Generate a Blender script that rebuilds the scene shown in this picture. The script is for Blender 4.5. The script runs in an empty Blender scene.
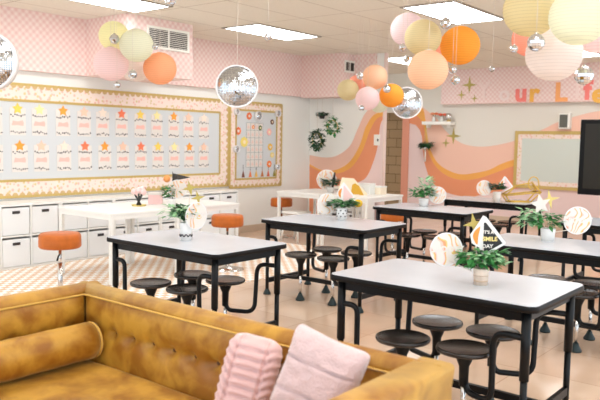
import bpy, bmesh, math, random
from mathutils import Vector, Matrix, noise
random.seed(7)
PI = math.pi
scn = bpy.context.scene
COL = scn.collection
# ------------------------------------------------------------------ camera
F, YAW, PITCH, ROLL = 700.7, .678, .084, .018
CAM = Vector((7.82, -.871, 1.501))
_f = Vector((-math.sin(YAW)*math.cos(PITCH), math.cos(YAW)*math.cos(PITCH), -math.sin(PITCH)))
_r = Vector((math.cos(YAW), math.sin(YAW), 0)); _u = _r.cross(_f)
_r, _u = math.cos(ROLL)*_r+math.sin(ROLL)*_u, -math.sin(ROLL)*_r+math.cos(ROLL)*_u
cd = bpy.data.cameras.new('camera'); cam = bpy.data.objects.new('camera', cd); COL.objects.link(cam)
m3 = Matrix((_r, _u, -_f)).transposed()
cam.matrix_world = Matrix.Translation(CAM) @ m3.to_4x4()
cd.sensor_width = 36; cd.lens = F*36/600; cd.clip_start = .05
cd.dof.use_dof = True; cd.dof.focus_distance = 5.2; cd.dof.aperture_fstop = 3.2
scn.camera = cam
# ------------------------------------------------------------------ world and exposure
w = bpy.data.worlds.new('World'); scn.world = w; w.use_nodes = True
w.node_tree.nodes['Background'].inputs[0].default_value = (.78, .89, 1, 1)
w.node_tree.nodes['Background'].inputs[1].default_value = 1.9
scn.view_settings.view_transform = 'Standard'; scn.view_settings.look = 'None'
scn.view_settings.gamma = 1; scn.view_settings.use_curve_mapping = False
scn.view_settings.exposure = .33
LAMP_E = 8.5

# ------------------------------------------------------------------ pixel to room helpers (used once, to place things on real planes)
def ray(x, y): return _f+_r*((x-300)/F)-_u*((y-200)/F)
def U(x, y, ax, val):
    d = ray(x, y); i = 'xyz'.index(ax); return CAM+d*((val-CAM[i])/d[i])
def D(x, y, dist): return CAM+ray(x, y)*dist

# ------------------------------------------------------------------ materials
MATS = {}
def lin(c): return tuple(((v/255)/12.92 if v/255 <= .04045 else ((v/255+.055)/1.055)**2.4) for v in c)+(1,)
def mat(name, rgb, rough=.5, metal=0, var=0, vscale=8, sheen=0, bump=0, bscale=60, coat=0, emit=0, trans=0, spec=.5):
    if name in MATS: return MATS[name]
    m = bpy.data.materials.new(name); m.use_nodes = True; MATS[name] = m
    nt = m.node_tree; b = nt.nodes['Principled BSDF']; c = lin(rgb)
    b.inputs['Base Color'].default_value = c; b.inputs['Roughness'].default_value = rough
    b.inputs['Metallic'].default_value = metal; b.inputs['Specular IOR Level'].default_value = spec
    if coat: b.inputs['Coat Weight'].default_value = coat
    if sheen: b.inputs['Sheen Weight'].default_value = sheen; b.inputs['Sheen Roughness'].default_value = .4
    if trans: b.inputs['Transmission Weight'].default_value = trans
    if emit: b.inputs['Emission Color'].default_value = c; b.inputs['Emission Strength'].default_value = emit
    if var:
        tc = nt.nodes.new('ShaderNodeTexCoord'); n = nt.nodes.new('ShaderNodeTexNoise'); n.inputs['Scale'].default_value = vscale
        n.inputs['Detail'].default_value = 4
        nt.links.new(tc.outputs['Object'], n.inputs['Vector'])
        r = nt.nodes.new('ShaderNodeValToRGB'); nt.links.new(n.outputs['Fac'], r.inputs[0])
        r.color_ramp.elements[0].position = .3; r.color_ramp.elements[1].position = .7
        r.color_ramp.elements[0].color = tuple(v*(1-var) for v in c[:3])+(1,)
        r.color_ramp.elements[1].color = tuple(min(1, v*(1+var)) for v in c[:3])+(1,)
        nt.links.new(r.outputs[0], b.inputs['Base Color'])
    if bump:
        tc = nt.nodes.new('ShaderNodeTexCoord'); n = nt.nodes.new('ShaderNodeTexNoise'); n.inputs['Scale'].default_value = bscale
        nt.links.new(tc.outputs['Object'], n.inputs['Vector'])
        bp = nt.nodes.new('ShaderNodeBump'); bp.inputs['Strength'].default_value = bump; bp.inputs['Distance'].default_value = .01
        nt.links.new(n.outputs['Fac'], bp.inputs['Height']); nt.links.new(bp.outputs[0], b.inputs['Normal'])
    return m
class NT:
    def __init__(s, m): s.nt = m.node_tree; s.b = s.nt.nodes['Principled BSDF']
    def n(s, t, **k):
        o = s.nt.nodes.new(t)
        for a, v in k.items(): setattr(o, a, v)
        return o
    def put(s, sock, v):
        if hasattr(v, 'links') or isinstance(v, bpy.types.NodeSocket): s.nt.links.new(v, sock)
        else: sock.default_value = v
    def math(s, op, a, b=0.0, c=None):
        o = s.n('ShaderNodeMath', operation=op); s.put(o.inputs[0], a); s.put(o.inputs[1], b)
        if c is not None: s.put(o.inputs[2], c)
        return o.outputs[0]
    def mix(s, f, a, b):
        o = s.n('ShaderNodeMix', data_type='RGBA'); s.put(o.inputs[0], f); s.put(o.inputs[6], a); s.put(o.inputs[7], b); return o.outputs[2]
    def pos(s):
        g = s.n('ShaderNodeNewGeometry'); x = s.n('ShaderNodeSeparateXYZ'); s.nt.links.new(g.outputs['Position'], x.inputs[0]); return x.outputs
    def sq(s, v): return s.math('GREATER_THAN', s.math('FRACT', v), .5)
    def line(s, v, w):   # 1 near integers
        f = s.math('FRACT', v); return s.math('MAXIMUM', s.math('LESS_THAN', f, w), s.math('GREATER_THAN', f, 1-w))

def gingham():
    m = mat('pink_gingham_paper', (236, 200, 188), .8); t = NT(m); x, y, z = t.pos()
    h = t.math('ADD', x, y); p = .088
    a = t.sq(t.math('DIVIDE', t.math('ADD', h, z), p)); b = t.sq(t.math('ADD', t.math('DIVIDE', t.math('SUBTRACT', h, z), p), 50.))
    k = t.math('MULTIPLY', t.math('ADD', a, b), .5)
    t.put(t.b.inputs['Base Color'], t.mix(k, lin((242, 220, 212)), lin((232, 196, 188)))); return m
def ceiling_mat():
    m = mat('ceiling_tiles', (214, 202, 184), .9); t = NT(m); x, y, z = t.pos()
    a = t.line(t.math('DIVIDE', t.math('SUBTRACT', x, 1.10), .668), .014); b = t.line(t.math('DIVIDE', t.math('SUBTRACT', y, 1.96), 1.28), .0075)
    n = t.n('ShaderNodeTexNoise'); n.inputs['Scale'].default_value = 30
    g = t.n('ShaderNodeNewGeometry'); t.put(n.inputs['Vector'], g.outputs['Position'])
    base = t.mix(n.outputs['Fac'], lin((238, 232, 218)), lin((228, 221, 206)))
    t.put(t.b.inputs['Base Color'], t.mix(t.math('MAXIMUM', a, b), base, lin((204, 194, 178)))); return m
def floor_mat():
    m = mat('floor_tiles', (214, 180, 150), .16); t = NT(m); x, y, z = t.pos()
    a = t.line(t.math('DIVIDE', x, .61), .005); b = t.line(t.math('DIVIDE', y, .61), .005)
    g = t.n('ShaderNodeNewGeometry'); n = t.n('ShaderNodeTexNoise'); n.inputs['Scale'].default_value = 1.7; n.inputs['Detail'].default_value = 5
    t.put(n.inputs['Vector'], g.outputs['Position'])
    wn = t.n('ShaderNodeTexWhiteNoise'); cx = t.n('ShaderNodeCombineXYZ')
    t.put(cx.inputs[0], t.math('FLOOR', t.math('DIVIDE', x, .61))); t.put(cx.inputs[1], t.math('FLOOR', t.math('DIVIDE', y, .61)))
    t.put(wn.inputs['Vector'], cx.outputs[0])
    k = t.math('MULTIPLY', t.math('ADD', n.outputs['Fac'], t.math('MULTIPLY', wn.outputs['Value'], .35)), .75)
    base = t.mix(k, lin((198, 162, 134)), lin((232, 204, 178)))
    t.put(t.b.inputs['Base Color'], t.mix(t.math('MAXIMUM', a, b), base, lin((190, 154, 128))))
    t.b.inputs['Coat Weight'].default_value = .3; t.b.inputs['Coat Roughness'].default_value = .12; return m
def rug_mat():
    m = mat('checkered_rug', (230, 220, 205), .95); t = NT(m); x, y, z = t.pos()
    s = .14
    a = t.sq(t.math('ADD', t.math('DIVIDE', x, s), 10.)); b = t.sq(t.math('DIVIDE', y, s))
    k = t.math('ABSOLUTE', t.math('SUBTRACT', a, b))
    t.put(t.b.inputs['Base Color'], t.mix(k, lin((244, 240, 235)), lin((222, 188, 154)))); return m
def block_mat():
    m = mat('cinder_block', (176, 146, 108), .9); t = NT(m); x, y, z = t.pos()
    br = t.n('ShaderNodeTexBrick'); c = t.n('ShaderNodeCombineXYZ'); t.put(c.inputs[0], x); t.put(c.inputs[1], z); t.put(br.inputs['Vector'], c.outputs[0])
    br.inputs['Scale'].default_value = 1; br.inputs['Brick Width'].default_value = .4; br.inputs['Row Height'].default_value = .2; br.inputs['Mortar Size'].default_value = .007
    br.inputs['Color1'].default_value = lin((172, 144, 108)); br.inputs['Color2'].default_value = lin((182, 152, 116)); br.inputs['Mortar'].default_value = lin((116, 92, 64))
    t.put(t.b.inputs['Base Color'], br.outputs['Color']); return m
def floral_mat():
    m = mat('pink_floral_border', (238, 208, 192), .8); t = NT(m)
    g = t.n('ShaderNodeNewGeometry'); v = t.n('ShaderNodeTexVoronoi'); v.inputs['Scale'].default_value = 22
    t.put(v.inputs['Vector'], g.outputs['Position'])
    k = t.math('LESS_THAN', v.outputs['Distance'], .36)
    sp = t.n('ShaderNodeSeparateColor'); t.put(sp.inputs[0], v.outputs['Color'])
    c1 = t.mix(t.math('GREATER_THAN', sp.outputs[0], .5), lin((236, 190, 172)), lin((222, 200, 150)))
    t.put(t.b.inputs['Base Color'], t.mix(k, lin((242, 222, 210)), c1)); return m
def velvet_mat():
    m = mat('mustard_velvet', (190, 132, 28), .5, sheen=.35); t = NT(m)
    tc = t.n('ShaderNodeTexCoord')
    n = t.n('ShaderNodeTexNoise'); n.inputs['Scale'].default_value = 8; n.inputs['Detail'].default_value = 8; n.inputs['Distortion'].default_value = .3
    t.put(n.inputs['Vector'], tc.outputs['Object'])
    r = t.n('ShaderNodeValToRGB'); t.put(r.inputs[0], n.outputs['Fac'])
    r.color_ramp.elements[0].position = .38; r.color_ramp.elements[0].color = lin((148, 92, 10))
    r.color_ramp.elements[1].position = .62; r.color_ramp.elements[1].color = lin((194, 142, 46))
    t.put(t.b.inputs['Base Color'], r.outputs[0])
    t.b.inputs['Sheen Tint'].default_value = lin((255, 226, 150)); t.b.inputs['Sheen Roughness'].default_value = .35
    bp = t.n('ShaderNodeBump'); bp.inputs['Strength'].default_value = .25; bp.inputs['Distance'].default_value = .02
    t.put(bp.inputs['Height'], n.outputs['Fac']); t.put(t.b.inputs['Normal'], bp.outputs[0]); return m
def lantern_mat(name, rgb):
    m = bpy.data.materials.new(name); m.use_nodes = True; MATS[name] = m; t = NT(m)
    c = lin(rgb); t.b.inputs['Base Color'].default_value = c; t.b.inputs['Roughness'].default_value = .8
    tc = t.n('ShaderNodeTexCoord'); sx = t.n('ShaderNodeSeparateXYZ'); t.put(sx.inputs[0], tc.outputs['Generated'])
    wl = t.math('GREATER_THAN', t.math('FRACT', t.math('MULTIPLY', sx.outputs[2], 17.)), .8)
    dc = tuple(v*.87 for v in c[:3])+(1,); cc = t.mix(wl, c, dc); t.put(t.b.inputs['Base Color'], cc)
    tr = t.n('ShaderNodeBsdfTranslucent'); t.put(tr.inputs[0], cc)
    mx = t.n('ShaderNodeMixShader'); mx.inputs[0].default_value = .45
    t.put(mx.inputs[1], t.b.outputs[0]); t.put(mx.inputs[2], tr.outputs[0]); t.put(t.nt.nodes['Material Output'].inputs[0], mx.outputs[0])
    return m
def groovy_mat():
    m = mat('groovy_swirl_print', (250, 236, 210), .5); t = NT(m)
    tc = t.n('ShaderNodeTexCoord'); wv = t.n('ShaderNodeTexWave', wave_type='BANDS', bands_direction='X'); wv.inputs['Scale'].default_value = 3.2; wv.inputs['Distortion'].default_value = 9; wv.inputs['Detail'].default_value = 1; wv.inputs['Detail Scale'].default_value = 2.2
    t.put(wv.inputs['Vector'], tc.outputs['Object'])
    r = t.n('ShaderNodeValToRGB'); r.color_ramp.interpolation = 'CONSTANT'; e = r.color_ramp.elements
    e[0].position = 0; e[0].color = lin((232, 222, 212)); e[1].position = .35; e[1].color = lin((236, 200, 120))
    for p, c in ((.55, (234, 160, 110)), (.7, (236, 196, 184)), (.85, (232, 222, 212))):
        q = e.new(p); q.color = lin(c)
    t.put(r.inputs[0], wv.outputs['Fac']); t.put(t.b.inputs['Base Color'], r.outputs[0]); return m

GING = gingham(); CEIL = ceiling_mat(); FLOOR = floor_mat(); RUG = rug_mat(); BLOCK = block_mat(); FLORAL = floral_mat(); VELVET = velvet_mat(); GROOVY = groovy_mat()
WALL = mat('wall_paint', (240, 238, 231), .8)
WALLG = mat('wall_paint_beige', (228, 222, 210), .85)
WHITE = mat('white_laminate', (240, 238, 232), .4)
WHITEB = mat('white_bin_fabric', (236, 236, 235), .7)
TOP = mat('table_laminate', (200, 203, 210), .22, var=.02, vscale=5)
BLACK = mat('black_powder_steel', (10, 12, 14), .4, spec=.25)
EDGE = mat('black_rubber_edge', (14, 12, 12), .5, spec=.2)
SEAT = mat('black_plastic_seat', (40, 34, 30), .27)
CHROME = mat('chrome', (215, 212, 208), .2, metal=1)
RUBBER = mat('dark_green_rubber', (16, 38, 38), .45)
ORANGE = mat('orange_velvet', (192, 98, 16), .6, sheen=.15, var=.12, vscale=14)
GOLD = mat('gold_metal', (222, 182, 84), .35, metal=.6)
GOLDP = mat('gold_paper', (222, 200, 120), .6)
GOLDG = mat('gold_glitter_card', (184, 164, 84), .5)
FRAMEG = mat('gold_trim', (202, 172, 100), .5)
PALEB = mat('pale_grey_board', (211, 213, 213), .7)
WB = mat('whiteboard_surface', (208, 214, 204), .35)
PAPER = mat('white_card_paper', (228, 220, 212), .7)
DARK = mat('dark_label', (52, 44, 44), .5)
BASEB = mat('tan_baseboard', (206, 182, 156), .6)
FRAMEW = mat('white_metal_frame', (242, 238, 228), .5)
MIRROR = mat('mirror_tile', (225, 228, 232), .08, metal=1)
SILVER = mat('silver_tile', (235, 237, 240), .25, metal=1)
WRIM = mat('white_rim', (234, 230, 228), .6)
LEAF = mat('leaf_green', (58, 128, 62), .5, var=.3, vscale=20)
LEAFD = mat('leaf_dark_green', (36, 84, 50), .5, var=.3, vscale=20)
LEAFP = mat('leaf_pale_green', (150, 196, 146), .5, var=.2, vscale=20)
PINK = mat('pale_pink', (242, 200, 196), .7)
FUR = mat('pink_faux_fur', (216, 184, 180), .95, sheen=.9, var=.07, vscale=9, bump=.6, bscale=150)
PVELV = mat('pink_velvet', (222, 178, 172), .6, sheen=.5)
STRING = mat('white_string', (226, 216, 204), .8)
STEM = mat('dark_stem', (50, 52, 50), .5)

# ------------------------------------------------------------------ object helpers
def tag(o, label=None, cat=None, group=None, kind=None):
    if label: o['label'] = label
    if cat: o['category'] = cat
    if group: o['group'] = group
    if kind: o['kind'] = kind
    return o
def thing(name, label, cat, loc=(0, 0, 0), rz=0, group=None):
    o = bpy.data.objects.new(name, None); COL.objects.link(o); o.location = loc; o.rotation_euler = (0, 0, rz)
    o.empty_display_size = .05
    return tag(o, label, cat, group)
class M:
    def __init__(s): s.bm = bmesh.new(); s.mi = 0; s.mats = []
    def use(s, m):
        if m not in s.mats: s.mats.append(m)
        s.mi = s.mats.index(m); return s
    def _f(s, vs):
        try: f = s.bm.faces.new(vs)
        except ValueError: return None
        f.material_index = s.mi; f.smooth = True; return f
    def box(s, x0, x1, y0, y1, z0, z1, T=None):
        co = [Vector((x, y, z)) for z in (z0, z1) for x, y in ((x0, y0), (x1, y0), (x1, y1), (x0, y1))]
        if T is not None: co = [T @ c for c in co]
        v = [s.bm.verts.new(c) for c in co]
        for q in ((3, 2, 1, 0), (4, 5, 6, 7), (0, 1, 5, 4), (1, 2, 6, 5), (2, 3, 7, 6), (3, 0, 4, 7)):
            f = s._f([v[i] for i in q])
            if f: f.smooth = False
        return s
    def prism(s, pts, d0, d1, plane='XZ', T=None, smooth=False):
        def P(a, b, d):
            c = {'XZ': (a, d, b), 'YZ': (d, a, b), 'XY': (a, b, d)}[plane]; c = Vector(c); return T @ c if T is not None else c
        A = [s.bm.verts.new(P(a, b, d0)) for a, b in pts]; B = [s.bm.verts.new(P(a, b, d1)) for a, b in pts]
        for L in (A, B[::-1]):
            f = s._f(L)
            if f: f.smooth = False
        n = len(pts)
        for i in range(n):
            f = s._f([A[i], B[i], B[(i+1) % n], A[(i+1) % n]])
            if f: f.smooth = smooth
        return s
    def lathe(s, prof, c=(0, 0, 0), seg=24, T=None):
        c = Vector(c); rings = []
        for r, z in prof:
            if r < 1e-5: ring = [s.bm.verts.new(c+Vector((0, 0, z)))]
            else: ring = [s.bm.verts.new(c+Vector((r*math.cos(2*PI*i/seg), r*math.sin(2*PI*i/seg), z))) for i in range(seg)]
            rings.append(ring)
        for a, b in zip(rings, rings[1:]):
            for i in range(seg):
                j = (i+1) % seg
                if len(a) == 1 and len(b) == 1: continue
                if len(a) == 1: s._f([a[0], b[j], b[i]])
                elif len(b) == 1: s._f([a[i], a[j], b[0]])
                else: s._f([a[i], a[j], b[j], b[i]])
        if T is not None:
            for ring in rings:
                for v in ring: v.co = T @ v.co
        return s
    def tube(s, pts, r, seg=10, cap=True):
        pts = [Vector(p) for p in pts]; rings = []; up = None
        for i, p in enumerate(pts):
            d = (pts[min(i+1, len(pts)-1)]-pts[max(i-1, 0)]).normalized()
            if up is None:
                up = Vector((0, 0, 1)) if abs(d.z) < .9 else Vector((1, 0, 0))
            a = d.cross(up).normalized(); b = a.cross(d).normalized(); up = b
            rr = r[i] if isinstance(r, (list, tuple)) else r
            rings.append([s.bm.verts.new(p+(a*math.cos(2*PI*k/seg)+b*math.sin(2*PI*k/seg))*rr) for k in range(seg)])
        for A, B in zip(rings, rings[1:]):
            for k in range(seg): s._f([A[k], A[(k+1) % seg], B[(k+1) % seg], B[k]])
        if cap: s._f(rings[0][::-1]); s._f(rings[-1])
        return s
    def sphere(s, c, r, seg=20, rings=12, sc=(1, 1, 1), T=None):
        prof = [(max(0, math.sin(PI*i/rings)), -math.cos(PI*i/rings)) for i in range(rings+1)]
        prof[0] = (0, -1); prof[-1] = (0, 1)
        X = Matrix.Translation(c) @ Matrix.Diagonal((r*sc[0], r*sc[1], r*sc[2], 1))
        if T is not None: X = T @ X
        return s.lathe(prof, seg=seg, T=X)
    def quad(s, a, b, c, d): s._f([s.bm.verts.new(Vector(p)) for p in (a, b, c, d)]); return s
    def build(s, name, m=None, parent=None, loc=None, rz=0, bevel=0, shift=None, recalc=True, smooth=True):
        if recalc: bmesh.ops.recalc_face_normals(s.bm, faces=s.bm.faces[:])
        me = bpy.data.meshes.new(name); s.bm.to_mesh(me); s.bm.free()
        for x in (s.mats or [m]): me.materials.append(x)
        o = bpy.data.objects.new(name, me); COL.objects.link(o)
        if parent: o.parent = parent
        if loc is not None: o.location = loc
        if rz: o.rotation_euler = (0, 0, rz)
        if bevel:
            b = o.modifiers.new('bevel', 'BEVEL'); b.width = bevel; b.segments = 2; b.limit_method = 'ANGLE'; b.angle_limit = .6
        return o
def B(x0, x1, y0, y1, z0, z1): return M().box(x0, x1, y0, y1, z0, z1)
def struct(name, mb, m): return tag(mb.build(name, m), kind='structure')
def copy_tree(o, parent=None):
    c = o.copy(); COL.objects.link(c); c.parent = parent
    for ch in list(o.children): copy_tree(ch, c)
    return c
def fillet(pts, r, n=6):
    pts = [Vector(p) for p in pts]; out = [pts[0]]
    for a, b, c in zip(pts, pts[1:], pts[2:]):
        u, v = (a-b), (c-b); rr = min(r, u.length*.49, v.length*.49); p, q = b+u.normalized()*rr, b+v.normalized()*rr
        for i in range(n+1):
            t = i/n; out.append((1-t)**2*p+2*t*(1-t)*b+t*t*q)
    return out+[pts[-1]]
def text(name, s, size, m, parent, T, ext=.002, off=0, align='CENTER'):
    cu = bpy.data.curves.new(name, 'FONT'); cu.body = s; cu.size = size; cu.extrude = ext; cu.offset = off; cu.align_x = align; cu.align_y = 'CENTER'; cu.resolution_u = 3
    t = bpy.data.objects.new(name, cu); COL.objects.link(t); dg = bpy.context.evaluated_depsgraph_get()
    me = bpy.data.meshes.new_from_object(t.evaluated_get(dg)); bpy.data.objects.remove(t); bpy.data.curves.remove(cu)
    me.materials.clear(); me.materials.append(m); me.transform(T)
    o = bpy.data.objects.new(name, me); COL.objects.link(o)
    if parent: o.parent = parent
    return o
def star_pts(n, R, r, rot=PI/2, cx=0, cy=0):
    return [(cx+(R if i % 2 == 0 else r)*math.cos(rot+PI*i/n), cy+(R if i % 2 == 0 else r)*math.sin(rot+PI*i/n)) for i in range(2*n)]
def circ(R, n=28, cx=0, cy=0, sx=1): return [(cx+sx*R*math.cos(2*PI*i/n), cy+R*math.sin(2*PI*i/n)) for i in range(n)]
def smooth_pts(p, n=6):
    out = []
    q = [p[0]]+list(p)+[p[-1]]
    for i in range(1, len(q)-2):
        for k in range(n):
            t = k/n; a, b, c, d = q[i-1], q[i], q[i+1], q[i+2]
            out.append(tuple(.5*((2*b[j])+(-a[j]+c[j])*t+(2*a[j]-5*b[j]+4*c[j]-d[j])*t*t+(-a[j]+3*b[j]-3*c[j]+d[j])*t**3) for j in (0, 1)))
    return out+[tuple(p[-1])]

# ================================================================== ROOM
ZC = 2.97
YA, YB = 9.07, 12.2
struct('floor', B(-2.5, 11, -2.5, 13.3, -.05, 0), FLOOR)
struct('ceiling', B(-2.5, 11, -2.5, 13.3, ZC, ZC+.05), CEIL)
struct('wall_left', B(-.1, 0, -2.5, YA+.2, 0, ZC), WALL)
# gingham bulkheads
mb = M().box(0, .09, -2.5, 4.38, 2.27, ZC).box(0, .09, 5.41, YA, 2.27, ZC)
struct('trim_1', mb, GING)
struct('trim_2', B(0, .93, 4.38, 5.41, 2.27, ZC-.001), GING)
struct('trim_3', M().box(.09, .95, 8.71, YA, 2.25, ZC-.001).box(.95, 1.40, YA-.02, YA, 2.25, ZC-.001), GING)
struct('wall_alcove', B(0, 1.57, YA, YA+.06, 0, ZC), WALL)
mb = M().use(WALLG).box(.15, 9, YB, YB+.15, 0, ZC).box(-1.5, .15, YB, YB+.15, 2.15, ZC)
struct('wall_back', mb, WALLG)
struct('wall_corridor', B(-2.3, .5, YB+.55, YB+.65, 0, ZC), BLOCK)
struct('trim_4', B(1.03, 9, YB-.14, YB, 2.29, ZC-.001), GING)
struct('trim_5', B(.08, .24, YB-.03, YB+.17, 0, 2.2), mat('peach_door_trim', (224, 150, 122), .6))
struct('trim_6', B(1.55, 1.575, YA-.012, YA+.075, 0, ZC), mat('pale_pink_jamb', (238, 214, 204), .6))
struct('baseboard_left', B(0, .018, 6.9, YA, 0, .11), BASEB)
struct('baseboard_back', B(.3, 9, YB-.015, YB, 0, .11), BASEB)
struct('baseboard_alcove', B(0, 1.56, YA-.015, YA, 0, .11), BASEB)
# side wall behind the corridor opening
struct('wall_side', B(-2.5, -2.3, YA, YB+.65, 0, ZC), WALLG)

# ---------------- murals: painted bands on the alcove wall and on the back wall
C_PEACH = mat('mural_peach_paint', (242, 196, 174), .75); C_YEL = mat('mural_amber_paint', (244, 174, 88), .75)
C_COR = mat('mural_coral_paint', (234, 150, 108), .75); C_LIL = mat('mural_pale_pink_paint', (236, 208, 202), .75); C_WHT = mat('mural_white_paint', (240, 238, 230), .75)
def mural(name, label, yw, layers):
    t = thing(name, label, 'mural', (0, yw-.004, 0))
    for k, (nm, m, pts) in enumerate(layers):
        P = [U(a, b, 'y', yw) for a, b in smooth_pts(pts[0])]+[U(a, b, 'y', yw) for a, b in pts[1]]
        M().prism([(p.x, p.z) for p in P], -.0015*(k+1), 0).build(nm, m, t)
MID = [(640, 165), (540, 166), (500, 174), (480, 181), (465, 183), (452, 181), (441, 175), (433, 167), (427, 155), (423, 138), (419, 125), (413, 118), (409, 117)]
mural('mural', 'painted mural of curving peach, amber and coral bands beside the corridor opening', YA, [
  ('background_panel', C_WHT, ([(310.2, 98), (350, 96)], [(383.3, 94), (383.3, 240), (309.5, 232)])),
  ('peach_band', C_PEACH, ([(309.8, 155), (325, 157.5), (337.5, 155.5), (350, 146), (357.5, 130), (365, 114), (375, 104), (383.3, 101)], [(383.3, 240), (309.5, 232)])),
  ('amber_band', C_YEL, ([(309.8, 164), (322, 170), (337, 169.5), (350, 161.5), (360, 145), (366, 127), (374, 115), (383.3, 112)], [(383.3, 240), (309.5, 232)])),
  ('coral_band', C_COR, ([(309.8, 166), (325, 173), (340, 173), (353, 166), (363, 150), (370, 131), (377, 119), (383.3, 116)], [(383.3, 240), (309.5, 232)])),
  ('pale_pink_band', C_LIL, ([(334, 236), (350, 190), (366, 178), (374, 161), (378, 146), (380.5, 126), (383.3, 119)], [(383.3, 240)])),
])
mural('mural', 'painted mural of curving bands on the far wall around the whiteboard', YB, [
  ('background_panel', C_LIL, ([(408.5, 117), (408.5, 231)], [(600, 238), (720, 240), (720, 165)]+MID)),
  ('peach_band', C_PEACH, ([(421, 106), (436, 117.5), (440, 124), (449, 134), (460, 142.3), (472, 146), (486, 146.5), (501, 144.3), (517, 140), (531, 134), (545, 128.5), (556, 123), (575, 116.5), (600, 111), (640, 108)], MID)),
  ('amber_band', C_YEL, ([(409, 112), (422, 108), (425.5, 119), (427, 132), (430.5, 149), (438, 163), (450, 171), (462, 174.3), (476, 172.8), (490, 169.5), (501, 164), (514, 159.5), (540, 152), (640, 140)], MID)),
  ('coral_band', C_COR, ([(409, 113), (415, 114.5), (421, 120), (425, 132), (428, 150), (433, 162), (441, 171.5), (452, 177.8), (465, 180), (480, 178), (500, 171), (514, 166), (540, 160), (640, 150)], [(640, 190), (520, 188), (487, 193.5), (475, 196.5), (462, 196.3), (452, 194.3), (441, 190), (434, 184), (428, 174), (424.5, 162), (423, 150), (422.3, 137), (420, 130), (416, 125), (409, 123)])),
])

# ---------------- ceiling lights
def ceil_light(x, y, label, group=None):
    t = thing('ceiling_light', label, 'ceiling light', (x, y, ZC), group=group)
    M().box(-.03, 0, -.03, 1.29, -.012, 0).box(.6, .63, -.03, 1.29, -.012, 0).box(0, .6, -.03, 0, -.012, 0).box(0, .6, 1.26, 1.29, -.012, 0).build('frame', mat('light_frame', (150, 140, 126), .5), t)
    B(0, .6, 0, 1.26, -.008, -.002).build('diffuser', DIFF, t)
DIFF = mat('light_diffuser', (255, 250, 240), .6); NT(DIFF).b.inputs['Emission Color'].default_value = (.93, .97, 1, 1); NT(DIFF).b.inputs['Emission Strength'].default_value = LAMP_E
ceil_light(1.08, 3.12, 'recessed ceiling light panel at the left above the yellow lanterns')
ceil_light(1.12, 5.8, 'recessed ceiling light panel above the mirrored disc, right of the yellow lanterns')
ceil_light(3.8, 5.85, 'large recessed ceiling light panel above the orange lantern cluster')
ceil_light(1.02, 9.68, 'sliver of recessed ceiling light left of the centre lantern cluster')
ceil_light(3.8, 9.9, 'recessed light panel at the right edge behind the biggest lanterns')
for x, y in ((3.8, 3.12), (3.8, .5), (6.5, .5), (6.5, 3.12), (6.5, 5.8), (6.5, 8.4), (8.8, 3.1), (8.8, 5.8), (8.8, .5), (1.1, .5)):
    ceil_light(x, y, 'recessed ceiling light panel outside the photographed view', 'ceiling lights out of view')

# ---------------- vents
def vent(label, loc, rz, wid, hei, halves):
    t = thing('air_vent', label, 'air vent', loc, rz)     # local: +x along the wall, -y towards the room
    M().box(0, wid, -.015, 0, 0, .03).box(0, wid, -.015, 0, hei-.03, hei).box(0, .03, -.015, 0, .03, hei-.03).box(wid-.03, wid, -.015, 0, .03, hei-.03).box(wid/2-.01, wid/2+.01, -.015, 0, .03, hei-.03).build('frame', FRAMEW, t)
    B(.03, wid-.03, -.004, -.001, .03, hei-.03).build('duct_shade_sheet', mat('vent_painted_shade', (60, 54, 48), .8), t)  # dark sheet paints the shade between the louvres; no duct is cut
    mb = M(); n = 9
    for i in range(n):
        z = .03+(hei-.06)*(i+.5)/n
        mb.box(.03, wid-.03, -.012, -.005, z-.005, z+.002)
    mb.build('louvre', FRAMEW if halves else mat('vent_louvre', (70, 62, 54), .6), t)
vent('white louvred air vent on the gingham duct box behind the lanterns', (.932, 4.66, 2.60), PI/2, .68, .27, True)
vent('dark square air vent on the gingham corner bulkhead above the tan lantern', (.952, 8.77, 2.66), PI/2, .30, .20, False)
# ---------------- bulletin boards
def bulletin(label, y0, y1, z0, z1, bw):
    t = thing('bulletin_board', label, 'bulletin board', (0, (y0+y1)/2, z0)); T = Matrix.Translation((0, -(y0+y1)/2, -z0))
    M().box(.002, .02, y0+bw, y1-bw, z0+bw, z1-bw, T).build('panel', PALEB, t)
    M().box(.002, .022, y0, y1, z0, z0+bw, T).box(.002, .022, y0, y1, z1-bw, z1, T).box(.002, .022, y0, y0+bw, z0+bw, z1-bw, T).box(.002, .022, y1-bw, y1, z0+bw, z1-bw, T).build('border', FLORAL, t)
    mb = M()
    for (a0, a1, b0, b1) in ((y0, y1, z0, z1), (y0+bw, y1-bw, z0+bw, z1-bw)):
        s = 1 if a0 == y0 else -1
        mb.box(.022, .028, a0, a1, b0-.012, b0+.018, T).box(.022, .028, a0, a1, b1-.018, b1+.012, T).box(.022, .028, a0-.012, a0+.018, b0, b1, T).box(.022, .028, a1-.018, a1+.012, b0, b1, T)
    mb.build('gold_trim', FRAMEG, t)
    mb = M(); n = int((y1-y0)/.09)
    for i in range(n):
        y = y0+(i+.5)*(y1-y0)/n
        for z, s in ((z1-.018, -1), (z0+.018, 1)):
            mb.prism([(y+.034*math.cos(k*PI/6), z+s*.034*math.sin(k*PI/6)) for k in range(7)], .022, .026, 'YZ', T)
    n = int((z1-z0)/.09)
    for i in range(n):
        z = z0+(i+.5)*(z1-z0)/n
        mb.prism([(y1-.018-.034*math.sin(k*PI/6), z+.034*math.cos(k*PI/6)) for k in range(7)], .022, .026, 'YZ', T)
    mb.build('scalloped_edge', mat('scallop_brown_gold', (208, 176, 124), .6), t)
bulletin('long bulletin board with a pink floral border holding rows of star name cards', 1.6, 7.0, .78, 2.11, .19)
bulletin('smaller bulletin board with a pink border and calendar at the end of the left wall', 7.03, 8.28, .74, 2.11, .13)
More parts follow.
